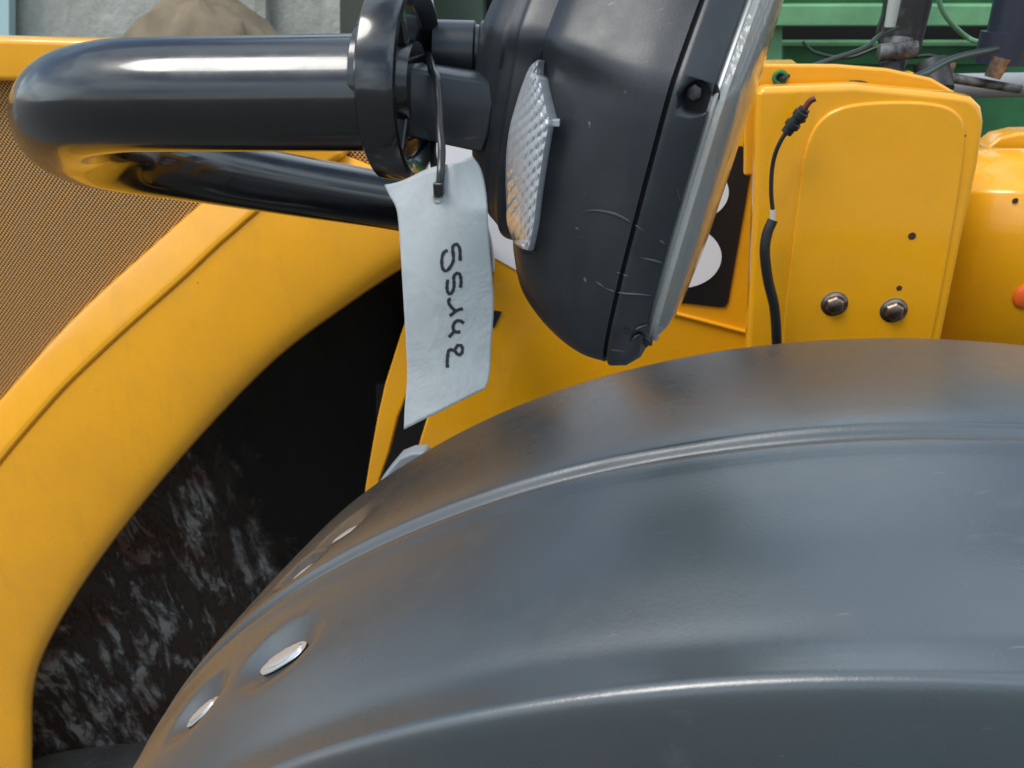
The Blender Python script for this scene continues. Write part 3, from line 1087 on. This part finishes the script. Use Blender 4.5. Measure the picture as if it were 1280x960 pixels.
glyphs = [
    [[(228, 182), (228, 140), (224, 100), (208, 78), (186, 84), (180, 110), (186, 150), (184, 185), (168, 218), (142, 246), (118, 232), (112, 190), (116, 148), (132, 122), (150, 118)]],
    [[(230, 352), (234, 310), (226, 268), (204, 262), (188, 285), (190, 325), (186, 362), (168, 390), (150, 380), (145, 345), (150, 300)]],
    [[(170, 424), (156, 428), (158, 452), (178, 480), (202, 500)], [(246, 484), (226, 488), (200, 500), (178, 518), (162, 530)]],
    [[(252, 576), (232, 562), (206, 562), (188, 582), (184, 610), (200, 630), (230, 630)], [(186, 632), (170, 650), (156, 664)]],
    [[(148, 856), (146, 820), (150, 780), (156, 748), (176, 744), (196, 752), (214, 774), (236, 768), (243, 740), (236, 718), (214, 716), (200, 734), (190, 748)]],
]
for gl in glyphs:
    vs_, fs_ = [], []
    for st in gl:
        pp = smooth_path([Z5(q) for q in st], 40)
        b = len(vs_)
        m = len(pp)
        for i, q in enumerate(pp):
            d_ = pp[min(i + 1, m - 1)] - pp[max(i - 1, 0)]
            d_ = d_ / (np.linalg.norm(d_) + 1e-9)
            nn = np.array([-d_[1], d_[0]])
            wd = 2.05 + .35 * math.sin(i * .35 + len(vs_)) + .12 * math.sin(i * 1.3)
            for sgn in (-1, 1):
                x_, y_ = q + nn * sgn * wd
                vs_.append(at(x_, y_, tag_depth(x_, y_) - .00055))
        fs_ += [tuple(b + k for k in q4) for q4 in grid_faces(m, 2)]
    o = obj('handwritten_digit', vs_, fs_, M_INK, tag, smooth=False)

# cable tie through the hole and round the stub
M_TIE = mat('black_nylon', (.012, .012, .013), .28)
tie_pts = [at(549, 243, tag_depth(549, 243) - .002), at(551, 215, tag_depth(550, 215) - .004), at(552, 185, .411), at(550, 160, .415), at(549, 128, .422), at(546, 100, .428), at(540, 84, .440), at(534, 66, .475),
           at(533, 80, .50), at(538, 120, .51), at(542, 160, .50), at(541, 190, .46), at(545, 222, tag_depth(548, 222) + .006), at(548, 244, tag_depth(548, 244) + .003), at(549, 243, tag_depth(549, 243) - .002)]
tube('cable_tie', tie_pts, .0013, M_TIE, tag, 10, n=120, squash=1.7, caps=False)
box('tie_head', at(548.5, 236, tag_depth(548, 236) - .0045), (.0052, .0045, .0068), M_TIE, tag, .0010)
torus('eyelet', at(548, 246, tag_depth(548, 246) - .0008), (CAMP - at(548, 246, TD)).normalized(), .0028, .0007, mat('worn_eyelet', (.35, .36, .33), .5), tag, 20)

# ------------------------------------------------------------------ green machine behind
GO = V(.9, 2.1, 0)
gm = thing('green_implement', 'green painted implement frame standing behind the yellow plate', 'farm implement', GO)


def pslab(name, x0, y0, x1, y1, yv, th, m, parent, bev=.004):
    return slab(name, [(x0, y0), (x1, y0), (x1, y1), (x0, y1)], yv, th, m, parent, bev)


pslab('top_rail', 900, 6, 1256, 33, 1.95, .08, M_GREEN, gm)
pslab('upright_post', 930, -260, 978, 130, 1.99, .08, M_GREEN, gm)
pslab('back_panel', 860, -260, 1600, 560, 2.32, .03, M_GREEN_D, gm, .0)
pslab('lower_rail', 978, 56, 1250, 82, 2.20, .05, M_GREEN_D, gm)
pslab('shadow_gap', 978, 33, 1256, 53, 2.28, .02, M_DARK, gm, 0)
pslab('lower_lip', 978, 52, 1250, 58, 2.19, .05, M_GREEN, gm, .002)
pslab('upper_rail', 978, -60, 1600, -6, 2.02, .06, M_GREEN, gm)
pslab('corner_post', 1256, -260, 1300, 100, 2.1, .08, M_GREEN_D, gm)
pslab('skirt_plate', 900, 120, 1600, 700, 2.1, .02, M_GREEN_D, gm)

# dull frame behind the lamp arm
fo = thing('olive_frame', 'dull olive steel frame standing behind the black lamp arm', 'farm implement', V(-.2, 1.9, 0))
pslab('post', 424, -240, 458, 640, 1.80, .06, M_OLIVE, fo)
pslab('post', 470, -240, 534, 640, 1.86, .06, green('grey_green_paint', (.075, .11, .08), (.05, .07, .05)), fo)
pslab('sheet', 534, -240, 604, 640, 1.98, .04, bpy.data.materials['grey_green_paint'], fo)
pslab('dark_sheet', 600, -240, 760, 640, 2.05, .04, M_DARK, fo)

# pale wall, brown sheeted heap and pale blue door at the far left
wl_ = thing('rendered_wall', 'pale weathered wall behind the yellow hood', 'wall', V(-1.5, 4.2, 0))
slab('wall_face', [(-900, -500), (430, -500), (430, 900), (-900, 900)], 4.2, .2, M_WALL, wl_)
slab('wall_post', [(318, -500), (332, -500), (332, 900), (318, 900)], 4.15, .05, M_WALL, wl_)
do = slab('pale_door', [(-160, -500), (11, -500), (11, 900), (-160, 900)], 4.1, .05, M_CYAN, None)
do['label'] = 'pale blue-green door at the far left behind the hood'
do['category'] = 'door'
hp = []
n_ = 40
vs = []
c0 = on(262, 90, 3.5)
for i in range(14):
    ph = i / 13 * math.pi / 2
    for j in range(n_):
        th = 2 * math.pi * j / n_
        rr = math.cos(ph) ** .7
        nn = 1.0 + .28 * mnoise.noise(Vector((math.cos(th) * 2.4, math.sin(th) * 2.4, i * .35))) + .10 * mnoise.noise(Vector((math.cos(th) * 7, math.sin(th) * 7, i * .9)))
        vs.append(Vector((c0.x, c0.y, 0)) + VX * (.62 * rr * math.cos(th) * nn) + VY * (.4 * rr * math.sin(th) * nn) + Vector((0, 0, max(.3, on(262, 2, 3.5).z) * math.sin(ph) * (1 + .05 * mnoise.noise(Vector((j * .35, i * .5, 2)))))))
heap = obj('sheeted_heap', vs, grid_faces(14, n_, True), M_BROWN)
fix_normals(heap)
heap['label'] = 'brown sheeted heap in front of the pale wall'
heap['category'] = 'heap'

for o in list(C.objects):
    if o.type == 'MESH':
        o.data.validate()
